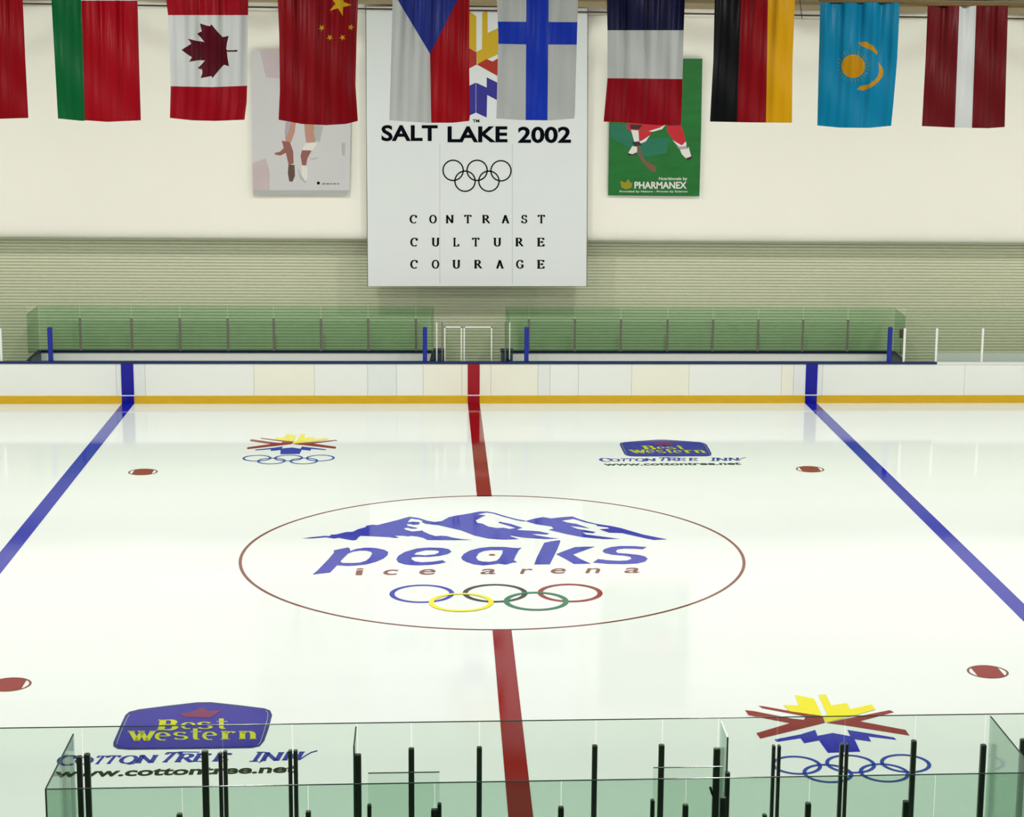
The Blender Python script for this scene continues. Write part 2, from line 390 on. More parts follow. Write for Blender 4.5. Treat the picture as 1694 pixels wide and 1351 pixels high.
# ------------------------------------------------------------------ centre logo
def icef(z): return lambda x, y: ice(x, y, z)
ctr = ice(812, 930)
lg = empty('centre_ice_logo', (ctr[0], ctr[1], 0), 'blue mountain range logo with arena lettering and five coloured rings at centre ice', 'painted logo')
c1, c2, c3 = (490, 835, 8.47), (680, 835, 8.47), (860, 835, 6.776)
m1 = cpx(*c1, [(80, 467), (220, 450), (400, 432), (470, 435), (490, 415), (560, 412), (700, 378), (790, 375), (870, 338), (970, 310), (985, 290), (1060, 275), (1140, 280), (1280, 245), (1420, 210), (1540, 175), (1600, 163)])
m1 += cpx(*c2, [(0, 168), (110, 182), (230, 220), (330, 238), (430, 225), (530, 170), (620, 150), (820, 118), (960, 90), (1060, 90), (1160, 106), (1300, 148), (1480, 198), (1600, 218)])
m1 += cpx(*c3, [(60, 176), (60, 184)])
m1 += cpx(*c2, [(1600, 232), (1480, 214), (1300, 166), (1160, 122), (1060, 106), (930, 130), (1050, 145), (1000, 165), (905, 215), (930, 250), (1000, 260), (1080, 300), (1200, 322), (1300, 318), (1380, 335), (1465, 322), (1225, 248), (1240, 233), (1400, 265), (1560, 318), (1480, 345)])
m1 += cpx(*c3, [(0, 282), (120, 287), (220, 295), (330, 318), (300, 332), (200, 325), (130, 325), (200, 342), (340, 365), (440, 375), (300, 382), (100, 370), (0, 362)])
m1 += cpx(*c2, [(1560, 455), (1380, 425), (1400, 440), (1510, 478), (1300, 485), (1080, 470), (880, 425), (780, 385), (700, 355), (500, 310), (380, 280), (300, 274), (200, 262), (145, 237), (170, 226), (110, 203), (0, 188)])
m1 += cpx(*c1, [(1600, 196), (1560, 240), (1660, 232)])
m1 += cpx(*c2, [(40, 235), (120, 240), (115, 272), (20, 277)])
m1 += cpx(*c1, [(1620, 268), (1550, 265), (1560, 290)])
m1 += cpx(*c2, [(5, 304), (80, 318), (88, 330), (10, 332)])
m1 += cpx(*c1, [(1560, 318), (1510, 325), (1530, 345), (1610, 366)])
m1 += cpx(*c2, [(20, 370), (160, 357), (180, 375), (260, 410), (340, 435), (430, 430), (500, 435), (600, 460), (700, 475), (860, 490), (600, 492), (450, 492), (230, 490), (170, 460), (80, 440), (0, 432)])
m1 += cpx(*c1, [(1570, 440), (1500, 430), (1380, 430), (1440, 458), (1380, 462), (1300, 450), (1200, 445), (1000, 435), (900, 432), (870, 455), (840, 490), (790, 495), (700, 480), (600, 460), (530, 470), (420, 452), (220, 468)])
m3 = cpx(*c3, [(60, 180), (150, 155), (260, 135), (350, 150), (450, 138), (590, 128), (640, 148), (760, 188), (870, 213), (1040, 238), (1130, 258), (1380, 330), (1500, 355), (1655, 385), (1500, 392), (1430, 378), (1280, 345), (1150, 315), (1000, 310), (890, 272), (1000, 264), (985, 250), (870, 236), (850, 218), (750, 198), (690, 183), (600, 156), (470, 175), (530, 195), (640, 212), (780, 262), (660, 245), (560, 235), (640, 265), (850, 303), (820, 316), (700, 305), (740, 330), (960, 358), (1120, 380), (940, 382), (700, 360), (520, 325), (320, 278), (380, 262), (350, 240), (180, 215)])
mapped('mountain_range', [poly2(m1), poly2(m3)], icef(Z1), 'p_blue', lg)
g4, g5, g6 = (510, 885, 9.411), (680, 885, 8.47), (870, 885, 7.7)
p_o = cpx(*g4, [(395, 235), (500, 212), (615, 190), (645, 205), (655, 245), (750, 210), (870, 194), (960, 193), (1050, 198), (1180, 225), (1245, 260), (1235, 310), (1170, 365), (1050, 415), (900, 455), (740, 472), (600, 478), (450, 468), (340, 580), (65, 612), (140, 550), (310, 375), (400, 270)])
p_h = cpx(*g4, [(500, 405), (530, 430), (680, 432), (800, 425), (900, 395), (960, 345), (995, 280), (970, 255), (900, 240), (800, 240), (700, 255), (620, 285), (560, 345)])
e_o = [(689.6, 906.8), (669.4, 912.6), (658.8, 919), (655.6, 924.8), (658.8, 929.8), (669.4, 933.2), (680, 934.4), (691.8, 934.8), (709.5, 934.2), (727.2, 932.2), (737.9, 929.6), (732, 926.2), (715.4, 928.7), (697.7, 929.6), (685.9, 928.1), (680, 924), (682, 921.2), (691.8, 920.6), (709.5, 920.8), (727.2, 919.2), (741.4, 915.9), (747, 912.2), (742.6, 908), (732, 905.9), (709.5, 905.2)]
e_h = [(684.7, 916.9), (689.4, 913.3), (703.6, 910), (719, 909.8), (726, 911), (725.5, 913.9), (719, 916.6), (703.6, 918.1)]
a_o = cpx(*g5, [(700, 310), (740, 260), (820, 215), (960, 178), (1100, 163), (1300, 163), (1430, 176), (1490, 180), (1550, 175), (1510, 210), (1470, 280), (1440, 350), (1490, 378), (1420, 385), (1330, 412), (1230, 398), (1130, 412), (1000, 422), (880, 408), (780, 375), (720, 345)])
a_h = cpx(*g5, [(910, 310), (950, 250), (1020, 220), (1120, 208), (1285, 208), (1280, 250), (1240, 320), (1200, 355), (1100, 372), (1000, 368), (940, 350)])
k_1 = cpx(*g6, [(235, 95), (330, 75), (430, 62), (440, 75), (400, 180), (305, 370), (105, 372), (140, 280), (220, 120)])
k_2 = cpx(*g6, [(385, 240), (500, 195), (625, 150), (770, 145), (880, 145), (740, 195), (600, 245), (690, 300), (830, 362), (610, 365), (500, 300)])
s_o = cpx(*g6, [(1540, 150), (1490, 178), (1380, 172), (1250, 170), (1170, 180), (1145, 205), (1170, 225), (1300, 235), (1440, 250), (1520, 270), (1552, 300), (1520, 335), (1420, 360), (1250, 368), (1050, 365), (850, 348), (920, 302), (1050, 318), (1180, 325), (1290, 320), (1345, 300), (1330, 275), (1250, 260), (1100, 248), (1000, 225), (975, 200), (1000, 175), (1080, 150), (1200, 137), (1380, 138)])
mapped('large_lettering', [poly2(p_o, [p_h]), poly2(e_o, [e_h]), poly2(a_o, [a_h]), poly2(k_1), poly2(k_2), poly2(s_o)], icef(Z1), 'p_blue', lg)
sm = []
for ch, x0, x1, y0, y1 in [('i', 588, 602, 939.5, 951), ('c', 634, 659, 941.8, 950.6), ('e', 693.5, 720.5, 941, 950.3), ('a', 794.5, 820, 940.6, 949.4), ('r', 860, 882, 940.4, 948.8), ('e', 911, 936, 939.6, 948.4), ('n', 968, 993, 939.4, 947.6), ('a', 1032.5, 1058, 938.6, 947.4)]:
    V, F = font_shapes(ch, .012); mapped('small_letter', [into_quad(V, F, rect(x0, x1, y0, y1), .2)], icef(Z1), 'p_brown', lg)
mapped('centre_spot', [poly2(disc(0, 0, 1, 24))], lambda x, y: ice(814+5.3*x, 917.2+1.3*y, Z2), 'p_brown', lg)
for (px, py, mt, z) in [(698, 981.5, 'p_blue', Z1), (763, 995.5, 'p_yellow', Z3), (819, 980.5, 'p_black', Z2), (887, 993.5, 'p_green', Z3), (943, 980, 'p_red', Z2)]:
    c = ice(px, py, z); r = (ice(px+54.5, py, z)[0]-ice(px-54.5, py, z)[0])/2-.05
    V, F = ribbon(disc(c[0], c[1], r, 72), .085, True)
    face_up(MB().add([(x, y, z) for x, y in V], F).build('ring', mt, lg))

# ------------------------------------------------------------------ copies of a painted thing
def copy_tree(o, parent=None):
    c = o.copy(); COL.objects.link(c); c.parent = parent
    for ch in list(o.children): copy_tree(ch, c)
    return c
# snowflake emblem (near one is traced, far one is its copy)
org = ice(1372, 1225)
sf = empty('snowflake_emblem', (org[0], org[1], 0), 'yellow, red and blue snowflake emblem over five rings, right side behind the near glass', 'painted logo', 'snowflake emblems on the ice')
U = (1220, 1140, 4.982)
mapped('yellow_crystal', [poly2(cpx(*U, q)) for q in ([(475, 45), (630, 75), (698, 218), (430, 180), (380, 128), (508, 132)], [(668, 45), (728, 40), (772, 132), (900, 112), (930, 162), (1105, 122), (1138, 165), (900, 230), (735, 272), (700, 215), (742, 212)])], icef(Z2), 'p_yellow', sf)
mapped('red_crystal', [poly2(cpx(*U, q)) for q in ([(172, 133), (225, 140), (600, 208), (700, 218), (722, 275), (520, 325), (188, 405), (155, 360), (430, 278), (90, 212), (62, 170), (135, 178), (450, 240), (548, 250), (562, 222), (205, 155)], [(735, 276), (860, 248), (1255, 170), (1290, 187), (1010, 262), (1385, 333), (1418, 380), (900, 298)])], icef(Z1), 'p_red', sf)
mapped('blue_crystal', [poly2(cpx(*U, [(305, 412), (520, 370), (640, 333), (660, 382), (785, 358), (930, 385), (905, 333), (1090, 362), (1290, 395), (1310, 415), (1080, 388), (1102, 430), (965, 410), (1012, 512), (745, 522), (672, 420), (550, 443), (520, 402), (325, 432)]))], icef(Z1), 'p_blue', sf)
for (u, v) in [(487, 622), (932, 612), (1385, 608), (745, 690), (1210, 685)]:
    px, py = 1220+u/4.982, 1140+v/4.982; c = ice(px, py, Z2); r = (ice(px+42.2, py)[0]-ice(px-42.2, py)[0])/2-.03
    V, F = ribbon(disc(c[0], c[1], r, 64), .05, True); face_up(MB().add([(x, y, Z2) for x, y in V], F).build('ring', 'p_ring', sf))
far = copy_tree(sf)
t = ice(474, 744.5); far.location = (t[0], t[1], 0); far.scale = (.96, .96, 1)
far['label'] = 'smaller-looking snowflake emblem over five rings near the far boards, left of the centre line'
# hotel logo
org = ice(319, 1238)
hl = empty('hotel_logo', (org[0], org[1], 0), 'blue hotel logo with yellow lettering on the left, partly behind the near glass', 'painted logo', 'hotel logos on the ice')
U = (180, 1155, 6.05)
pan = [(45, 478), (45, 440), (130, 240), (165, 165), (205, 132), (300, 108), (600, 70), (880, 38), (1020, 36), (1300, 66), (1560, 98), (1615, 120), (1635, 165), (1600, 300), (1555, 425), (1510, 478), (1430, 496), (900, 506), (200, 513), (90, 505)]
mapped('panel_border', [poly2(cpx(*U, pan))], icef(Z1), 'p_navy', hl)
cxm, cym = 840, 290
ins = [(cxm+(x-cxm)*.955, cym+(y-cym)*.93) for x, y in pan]
mapped('panel', [poly2(cpx(*U, ins))], icef(Z2), 'p_violet', hl)
for q in ([(205, 160), (180, 205), (140, 290), (90, 415), (80, 455)], [(1575, 120), (1594, 150), (1585, 215), (1550, 340), (1515, 440), (1490, 465)]): mapped('border_line', [ribbon(cpx(*U, q), .9)], icef(Z3), 'p_pale', hl)
mapped('crown', [poly2(cpx(*U, [(690, 150), (830, 135), (930, 85), (1000, 125), (1140, 112), (1010, 195), (760, 185)]))], icef(Z3), 'p_crown', hl)
def R8(x0, x1, y0, y1, sk=0): return [(180+(x0+sk)/6.05, 1155+y0/6.05), (180+(x1+sk)/6.05, 1155+y0/6.05), (180+x1/6.05, 1155+y1/6.05), (180+x0/6.05, 1155+y1/6.05)]
L = []
for ch, x0, x1, y0, y1, sk in [('B', 475, 690, 210, 318, 20), ('e', 715, 865, 238, 305, 10), ('s', 885, 1040, 234, 304, 0), ('t', 1080, 1190, 200, 304, 0),
                               ('W', 190, 470, 322, 425, 0), ('e', 460, 620, 338, 420, 0), ('s', 645, 795, 334, 412, 0), ('t', 820, 925, 300, 412, 0), ('e', 935, 1085, 332, 415, 0), ('r', 1120, 1275, 326, 410, 0), ('n', 1300, 1478, 325, 407, 0)]:
    L.append(pen_in(ch, R8(x0, x1, y0, y1, sk), .24 if ch in 'es' else .30 if ch != 'W' else .22, .08))
mapped('logo_lettering', L, icef(Z3), 'p_lime', hl)
L = []; L2 = []; ch_i = 0
def Q(x0, x1, y0, y1, sk): return [(x0+sk, y0), (x1+sk, y0), (x1, y1), (x0, y1)]
for ch, x0, x1, y0, y1, sk in [('C', 91, 126, 1248.5, 1266, 6), ('O', 121, 152, 1251, 1264, 6), ('T', 150, 170, 1249.5, 1263.5, 12), ('T', 168, 190, 1249, 1263, 12), ('O', 193, 224, 1249, 1262.5, 9),
                               ('N', 224, 254, 1248, 1262, 9), ('T', 258, 286, 1243.5, 1260.5, 18), ('R', 288, 318, 1246, 1260.5, 10), ('E', 316, 342, 1245.5, 1259.5, 10), ('E', 350, 376, 1245, 1259, 10),
                               ('I', 412, 428, 1243, 1259.5, 12), ('N', 430, 462, 1243.5, 1258.5, 9), ('N', 466, 496, 1242.5, 1257.5, 9)]:
    (L if ch_i < 10 else L2).append(pen_in(ch, Q(x0, x1, y0, y1, sk), .27, .10)); ch_i += 1
L += [ribbon([(232, 1249), (229, 1257), (222, 1262), (214, 1263.5), (208, 1262)], 1.8), ribbon([(280, 1245), (300, 1243.2), (330, 1243.6)], 1.4)]
L2 += [ribbon([(496, 1256), (506, 1249), (515, 1244), (525, 1241.3)], 1.9), ribbon([(440, 1250), (436, 1257), (428, 1261)], 1.5)]
mapped('script_word', L, icef(Z1), 'p_script', hl); mapped('script_word', L2, icef(Z1), 'p_script', hl)
V, F = font_shapes('www.cottontree.net', .032)
mapped('web_address', [into_quad(V, F, [(93, 1274), (494, 1265.5), (490, 1277.5), (88, 1286)])], icef(Z1), 'p_olive', hl)
far = copy_tree(hl)
t = ice(1113, 754.5); far.location = (t[0], t[1], 0)
far['label'] = 'blue hotel logo with yellow lettering near the far boards, right of the centre line'

# ------------------------------------------------------------------ far dasher boards
BT = 1.04
db = empty('dasher_boards', (0, YB, 0), 'long white dasher boards with yellow kick plate behind the far side of the ice', 'rink boards')
def fx(px, Y=YB, py=620): return float(on_y(px, py, Y)[0])
edges = [(-400, 'board'), (192, 'board_grey'), (240, 'board'), (420, 'board_cream'), (520, 'board'), (608, 'board_grey'), (656, 'board'), (700, 'board_cream'), (764, 'board_cream'), (812, 'board_cream'), (890, 'board_grey'),
         (910, 'board'), (957, 'board'), (1045, 'board_cream'), (1140, 'board'), (1293, 'board_cream'), (1313, 'board_grey'), (1361, 'board'), (1596, 'board'), (2100, None)]
for (e0, mt), (e1, _) in zip(edges[:-1], edges[1:]):
    x0, x1 = max(-28, fx(e0)), min(28, fx(e1)); m = MB(); m.box(x0+.003, x1-.003, YB, YB+.05, .2, BT-.03); m.build('facing_panel', mt, db)
m = MB(); m.box(-28, 28, YB+.03, YB+.12, -.02, BT-.035); m.build('backing', 'seam', db)
MB().box(-28, 28, YB-.015, YB+.05, 0, .2).build('kick_plate', 'kick', db)
x1550 = fx(1549)
m = MB(); m.box(-28, x1550, YB-.02, YB+.15, BT-.03, BT+.025); m.build('top_rail', 'cap', db)
m = MB(); m.box(x1550, 28, YB-.02, YB+.15, BT-.03, BT+.02); m.build('top_rail', 'board_grey', db)
for px, mt, hw, zt in ((211, 'st_blue', .152, BT-.03), (783.6, 'st_red', .15, BT-.03), (1342.3, 'st_blue', .152, BT-.03)):
    x = fx(px, YB, 630); MB().box(x-hw, x+hw, YB-.02, YB-.002, 0, .195).box(x-hw, x+hw, YB-.012, YB-.001, .225, zt).build('line_stripe', mt, db)
    MB().box(x-hw-.05, x+hw+.05, YB-.022, YB-.002, .198, .222).build('joint_trim', 'white', db)

# ------------------------------------------------------------------ far player boxes
GT = float(on_y(700, 507, YP)[2])
def bench_box(xa, xb, xfa, xfb, label, posts):
    """xa..xb at the back, xfa..xfb at the ice side"""
    e = empty('player_box', ((xa+xb)/2, (YB+YP)/2+.1, 0), label, 'player box', 'player boxes behind the far boards')
    MB().box(xa, xb, YP, YP+.08, 0, 1.02).build('back_board', 'board', e)
    MB().box(xa-.03, xb+.03, YP-.03, YP+.11, 1.02, 1.075).build('back_rail', 'capdark', e)
    for (p, q) in ((xa, xfa), (xb, xfb)):
        y0, y1 = YB+.16, YP; V = []
        for (x, y) in ((q-.03, y0), (q+.03, y0), (p+.03, y1), (p-.03, y1)): V += [(x, y, 0), (x, y, 1.03)]
        MB().add(V, [(0, 2, 3, 1), (2, 4, 5, 3), (4, 6, 7, 5), (6, 0, 1, 7), (1, 3, 5, 7), (0, 6, 4, 2)]).build('side_board', 'boxside', e)
        V = []
        for (x, y) in ((q-.05, y0), (q+.05, y0), (p+.05, y1), (p-.05, y1)): V += [(x, y, 1.03), (x, y, 1.08)]
        MB().add(V, [(0, 2, 3, 1), (2, 4, 5, 3), (4, 6, 7, 5), (6, 0, 1, 7), (1, 3, 5, 7), (0, 6, 4, 2)]).build('side_rail', 'capdark', e)
        V = []
        for (x, y) in ((q-.006, y0), (q+.006, y0), (p+.006, y1), (p-.006, y1)): V += [(x, y, 1.08), (x, y, GT)]
        MB().add(V, [(0, 2, 3, 1), (2, 4, 5, 3), (4, 6, 7, 5), (6, 0, 1, 7), (1, 3, 5, 7), (0, 6, 4, 2)]).build('side_glass', 'glass_far', e)
    xs = [xa]+[fx(p, YP, 550) for p in posts]+[xb]
    for p, q in zip(xs[:-1], xs[1:]): MB().box(p+.012, q-.012, YP+.01, YP+.022, 1.075, GT).build('glass_pane', 'glass_far', e)
    for p in xs[1:-1]: MB().bbox(p-.03, p+.03, YP-.03, YP+.0, 1.075, 1.92, .008).build('support_post', 'postgrey', e)
    MB().box(xa+.2, xb-.2, YP-.5, YP-.12, .42, .47).build('bench_seat', 'board', e)
    for k in range(4):
        x = xa+.5+(xb-xa-1)*k/3; MB().box(x-.03, x+.03, YP-.45, YP-.15, -.02, .42).build('bench_leg', 'postgrey', e)
    return e
boxL = bench_box(fx(66, YP, 580), fx(718, YP, 580), fx(46), fx(714), 'left player box with green glass back behind the far boards', [133, 218, 298, 377, 453, 531, 609, 688])
boxR = bench_box(fx(836, YP, 580), fx(1477, YP, 580), fx(842), fx(1496), 'right player box with green glass back behind the far boards', [875, 951, 1027, 1104, 1179, 1254, 1328, 1402])
lab = {83: 'blue padded post at the left end of the left player box', 703: 'blue padded post at the right end of the left player box', 871: 'blue padded post at the left end of the right player box', 1472: 'blue padded post at the right end of the right player box'}
for px in (83, 703, 871, 1472):
    x = fx(px, YB+.06, 570); w = .055
    tag(MB().bbox(x-w, x+w, YB+.02, YB+.13, BT+.02, float(on_y(px, 541, YB+.06)[2]), .02).build('blue_post', 'postblue'), lab[px], 'post', 'blue posts on the far boards')
# supports and gates between the boxes
def thin_post(px, y0, y1, label, mat='white', Y=YB+.25, w=.022, ground=BT+.03):
    x = fx(px, Y, (y0+y1)/2)
    return tag(MB().bbox(x-w, x+w, Y-.02, Y+.02, ground, float(on_y(px, y0, Y)[2]), .006).build('glass_support', mat), label, 'post', 'slim glass supports behind the far boards')
Yg = YB+.30
for px, yt, l in ((722.5, 533, 'white support at the right corner of the left player box, beside the dark corner block'), (731.5, 533, 'pale support just left of the white gate frame'), (836, 533, 'pale support right of the white gate frame'), (843, 533, 'white support at the left corner of the right player box')):
    thin_post(px, yt, 597, l, 'postgrey' if px in (731.5, 836) else 'white', Yg, .016, -.02)
for pxa, pxb, l in ((735, 764, 'narrow white gate frame left of the far centre line'), (767, 814, 'wide white gate frame above the far centre line')):
    e = empty('gate', (fx((pxa+pxb)/2, Yg), Yg, -.02), l, 'gate', 'white framed gates between the player boxes')
    xa, xb = fx(pxa, Yg, 570), fx(pxb, Yg, 570); zt = float(on_y(780, 540, Yg)[2]); w = .028
    MB().box(xa, xa+w, Yg-.02, Yg+.02, -.02, zt).box(xb-w, xb, Yg-.02, Yg+.02, -.02, zt).box(xa, xb, Yg-.02, Yg+.02, zt-w, zt).box(xa, xb, Yg-.02, Yg+.02, .1, .1+w).build('frame', 'white', e)
    MB().box(xa+w, xb-w, Yg-.004, Yg+.004, .13, zt-w).build('pane', 'glass_clear', e)
for pxa, pxb, e in ((718, 736, boxL), (829, 848, boxR)):
    xa, xb = fx(pxa, YB+.5, 585), fx(pxb, YB+.5, 585); zt = float(on_y(780, 578, YB+.5)[2])
    c = MB().bbox(xa, xb, YB+.36, YB+.7, -.02, zt-.04, .02).build('corner_block', 'boxside', e)
    k = MB().bbox(xa-.02, xb+.02, YB+.34, YB+.72, zt-.04, zt, .01).build('block_cap', 'capdark', e)
# glass on the boards outside the boxes
zg = float(on_y(40, 505, YB+.07)[2])
for (a, b, l) in ((-160, 2, 'far glass pane at the left edge, left of its white support'), (2, 46, 'narrow far glass pane just left of the left player box'), (1496, 1549, 'narrow far glass pane just right of the right player box'), (1549, 1625, 'far glass pane between the two right-hand white supports'), (1625, 1760, 'far glass pane at the right edge of the photo')):
    xa, xb = fx(a, YB+.07, 560), fx(b, YB+.07, 560)
    tag(MB().box(xa+.01, xb-.01, YB+.064, YB+.076, BT+.03, zg).build('rink_glass', 'glass_clear'), l, 'glass pane', 'clear glass panes on the far boards')
for px, l in ((1.5, 'white glass support at the left edge of the photo above the far boards'), (1496, 'white glass support at the right end of the right player box'), (1549, 'white glass support, middle one of the three on the right'), (1625, 'white glass support furthest right above the far boards')):
    thin_post(px, 543, 597, l, 'white', YB+.045, .028)
x = fx(1491, YB+.2, 550)
tag(MB().bbox(x-.04, x+.04, YB+.16, YB+.24, float(on_y(1491, 559, YB+.2)[2]), float(on_y(1491, 545, YB+.2)[2]), .01).tube([(x, YB+.2, BT-.2), (x, YB+.2, 1.55)], .008).build('gate_latch', 'beamdark'), 'small red-brown latch hanging beside the right end of the right player box', 'latch')
# low white back wall on the right
xa, xb = fx(1547, YP-.3, 590), 26
e = empty('back_partition', ((xa+xb)/2, YP-.2, -.02), 'low whitish partition behind the far boards on the right', 'partition')
MB().box(xa, xb, YP-.25, YP-.18, -.02, float(on_y(1600, 584, YP-.25)[2])).build('panel', 'board_grey', e)

# ------------------------------------------------------------------ near boards, boxes and glass
nd = empty('near_boards', (0, YA, 0), 'near dasher boards carrying the glass at the bottom of the photo', 'rink boards')
MB().box(-28, 28, YA-.10, YA+.02, 0, .88).build('facing', 'board', nd)
MB().box(-28, 28, YA-.14, YA+.04, 0.88, 0.93).build('top_rail', 'cap', nd)
MB().box(-28, 28, YA+.02, YA+.03, 0, .2).build('kick_plate', 'kick', nd)
bb = empty('box_back_boards', (0, YC, 0), 'back boards of the near boxes under the rear glass', 'rink boards')
MB().box(-7, 9, YC-.10, YC+.02, -.02, .88).build('facing', 'board', bb)
MB().box(-7, 9, YC-.13, YC+.05, 0.88, 0.93).build('top_rail', 'cap', bb)
def nx(px, Y, py=1230): return float(on_y(px, py, Y)[0])
ZA = 2.205
ea = [-140, 137.5, 368.5, 484, 591, 680.5, 793, 985, 1095, 1187, 1285, 1396, 1512, 1627, 1800]
names = ['at the left edge, left of the paired posts', 'in front of the start of the web address', 'in front of the end of the web address', 'left of the clipped glass edge', 'right of the left box divider', 'left of the centre line between two lone posts', 'over the red centre line', 'right of the centre line between two lone posts', 'left of the right box divider',
         'right of the right box divider', 'in front of the left rings of the snowflake emblem', 'in front of the right rings of the snowflake emblem', 'right of the snowflake emblem', 'at the right edge of the photo']
for a, b, l in zip(ea[:-1], ea[1:], names):
    g = .006
    tag(MB().box(nx(a, YA, 1210)+g, nx(b, YA, 1210)-g, YA-.054, YA-.042, 0.93, ZA).build('rink_glass', 'glass_near'), 'tall near glass pane '+l, 'glass pane', 'front row of near glass panes')
zc = float(on_y(700, 1292.5, YC)[2])
eb = [76, 302, 510, 719, 928, 1134, 1338, 1545, 1760]
nb = ['furthest left, starting at the clipped corner', 'second from the left', 'third from the left, left of the low door pane', 'left of the red centre line', 'right of the red centre line', 'behind the right box divider', 'below the snowflake rings', 'furthest right']
for a, b, l in zip(eb[:-1], eb[1:], nb):
    tag(MB().box(nx(a, YC, 1300)+.005, nx(b, YC, 1300)-.005, YC-.044, YC-.032, 0.93, zc).build('rear_glass', 'glass_back'), 'rear near glass pane, '+l, 'glass pane', 'rear row of near glass panes')
# glass edges (polished dark green)
for nm, x0, x1, Y, z, row in (('glass_edge', nx(-140, YA), nx(1800, YA), YA, ZA, 'front'), ('glass_edge', nx(76, YC, 1300), nx(1760, YC, 1300), YC, zc, 'rear')):
    tag(MB().box(x0, x1, Y-.056 if row == 'front' else Y-.046, Y-.040 if row == 'front' else Y-.030, z-.001, z+.006).build('edge_strip', 'edge'), 'thin dark edge strip along the top of the '+row+' row of near glass', 'edge strip')
# side glass between the rows
def side(px, py, Y0, Y1, label, ztop=ZA, slope=None):
    x = nx(px, YA, py)
    e = empty('divider_glass', (x, (Y0+Y1)/2, 0.93), label, 'glass pane', 'divider glass of the near boxes')
    MB().box(x-.006, x+.006, Y1, Y0, 0.93, ztop).build('pane', 'glass_back', e)
    MB().box(x-.008, x+.008, Y1-.008, Y0, ztop, ztop+.007).build('top_edge', 'edge', e)
    MB().box(x-.008, x+.008, Y1-.008, Y1, 0.93, ztop).build('end_edge', 'edge', e)
side(126, 1205, YA-.16, YC-.02, 'glass side of the left near box with a slanting top edge', 2.17)
side(590, 1200, YA-.16, YA-.72, 'short glass divider beside the post left of the centre line')
side(1189, 1192, YA-.15, YA-.62, 'short glass divider with bent edge right of the centre line')
side(1633, 1185, YA-.12, YC-.02, 'glass side of the right near box at the lower right')
def gpost(px, py, Y, w, label, zb=0.93, grp='green posts of the front near glass', cap=True, wpx=None):
    x = nx(px, Y, py); z = float(on_y(px, py, Y)[2]); h = w/2
    m = MB().bbox(x-h, x+h, Y-.03, Y+.03, zb, z, .009)
    o = m.build('glass_post', 'green_post'); return tag(o, label, 'post', grp)
FP = [(131, 1250, .055, 'green post, left one of the pair at the left glass corner'), (144, 1246, .06, 'green post, right one of the pair at the left glass corner'), (339, 1241, .068, 'lone green post below the hotel logo panel'),
      (364.5, 1244, .038, 'slim green post, left of the pair below the hotel logo'), (372.5, 1241, .042, 'slim green post, right of the pair below the hotel logo'), (480, 1240, .04, 'slim green post, left of the pair at the end of the hotel lettering'), (489, 1240, .042, 'slim green post, right of the pair at the end of the hotel lettering'),
      (591.5, 1247, .075, 'thick green post under the left clipped glass edge'), (680.5, 1237, .06, 'green post midway between the left divider and the centre line'), (793, 1235, .055, 'green post just left of the red centre line'),
      (984, 1232, .055, 'green post first right of the red centre line'), (1094.5, 1231, .06, 'green post second right of the red centre line'), (1186, 1237, .07, 'broad green post beside the bent glass edge'),
      (1280, 1232, .035, 'slim green post, left of the pair at the left snowflake ring'), (1289, 1232, .035, 'slim green post, right of the pair at the left snowflake ring'), (1392.5, 1229, .04, 'slim green post, left of the pair below the snowflake'), (1401, 1229, .035, 'slim green post, right of the pair below the snowflake'),
      (1512, 1224, .055, 'green post in front of the rightmost snowflake ring'), (1627, 1231, .06, 'green post left of the slanting glass edge at lower right'), (1692.5, 1222, .06, 'green post cut by the right edge of the photo')]
for px, py, w, l in FP:
    o = gpost(px, py, YA-.10, w, l)
    if px == 1186: MB().tube([on_y(1175, 1302, YA-.16), on_y(1178, 1312, YA-.14), on_y(1184, 1322, YA-.10)], .014).build('latch', 'strap', o)
RP = [(297, 1345, .055, 'short rear post below the hotel web address'), (510, 1341, .05, 'short rear post left of the left divider'), (611, 1330, .04, 'short rear post at the left side of the low pane left of the centre line'), (719, 1338, .07, 'stout short rear post left of the centre line'), (727, 1328, .04, 'short rear post at the right side of the low pane left of the centre line'),
      (928, 1334, .055, 'short rear post first right of the centre line'), (1079.5, 1322, .04, 'short rear post at the left side of the low pane right of the centre line'), (1134, 1330, .055, 'short rear post inside the low pane right of the centre line'), (1196, 1318, .06, 'stout rear post beside the bent glass edge'),
      (1265, 1346, .04, 'stub of a rear post barely showing below the snowflake'), (1337, 1327, .055, 'short rear post below the left snowflake rings'), (1499, 1324, .06, 'short rear post below the right snowflake ring')]
for px, py, w, l in RP: gpost(px, py, YC+.03, w, l, 0.93, 'short posts of the rear near glass')
gpost(1203.5, 1276, YA-.66, .05, 'green post carrying the end of the bent glass edge')
Yd = -16.0
for a, b, yt, l in ((609, 727, 1278, 'low door pane left of the centre line between two short posts'), (1080, 1195, 1269, 'low door pane right of the centre line between two short posts')):
    e = empty('door_pane', (nx((a+b)/2, Yd, 1300), Yd, 0.93), l, 'glass pane', 'low door panes in the near boxes')
    xa, xb = nx(a, Yd, 1300), nx(b, Yd, 1300); z = float(on_y((a+b)/2, yt, Yd)[2])
    MB().box(xa, xb, Yd-.006, Yd+.006, 0.93, z).build('pane', 'glass_near', e)
    MB().box(xa, xb, Yd-.009, Yd+.009, z, z+.006).build('top_edge', 'edge', e)

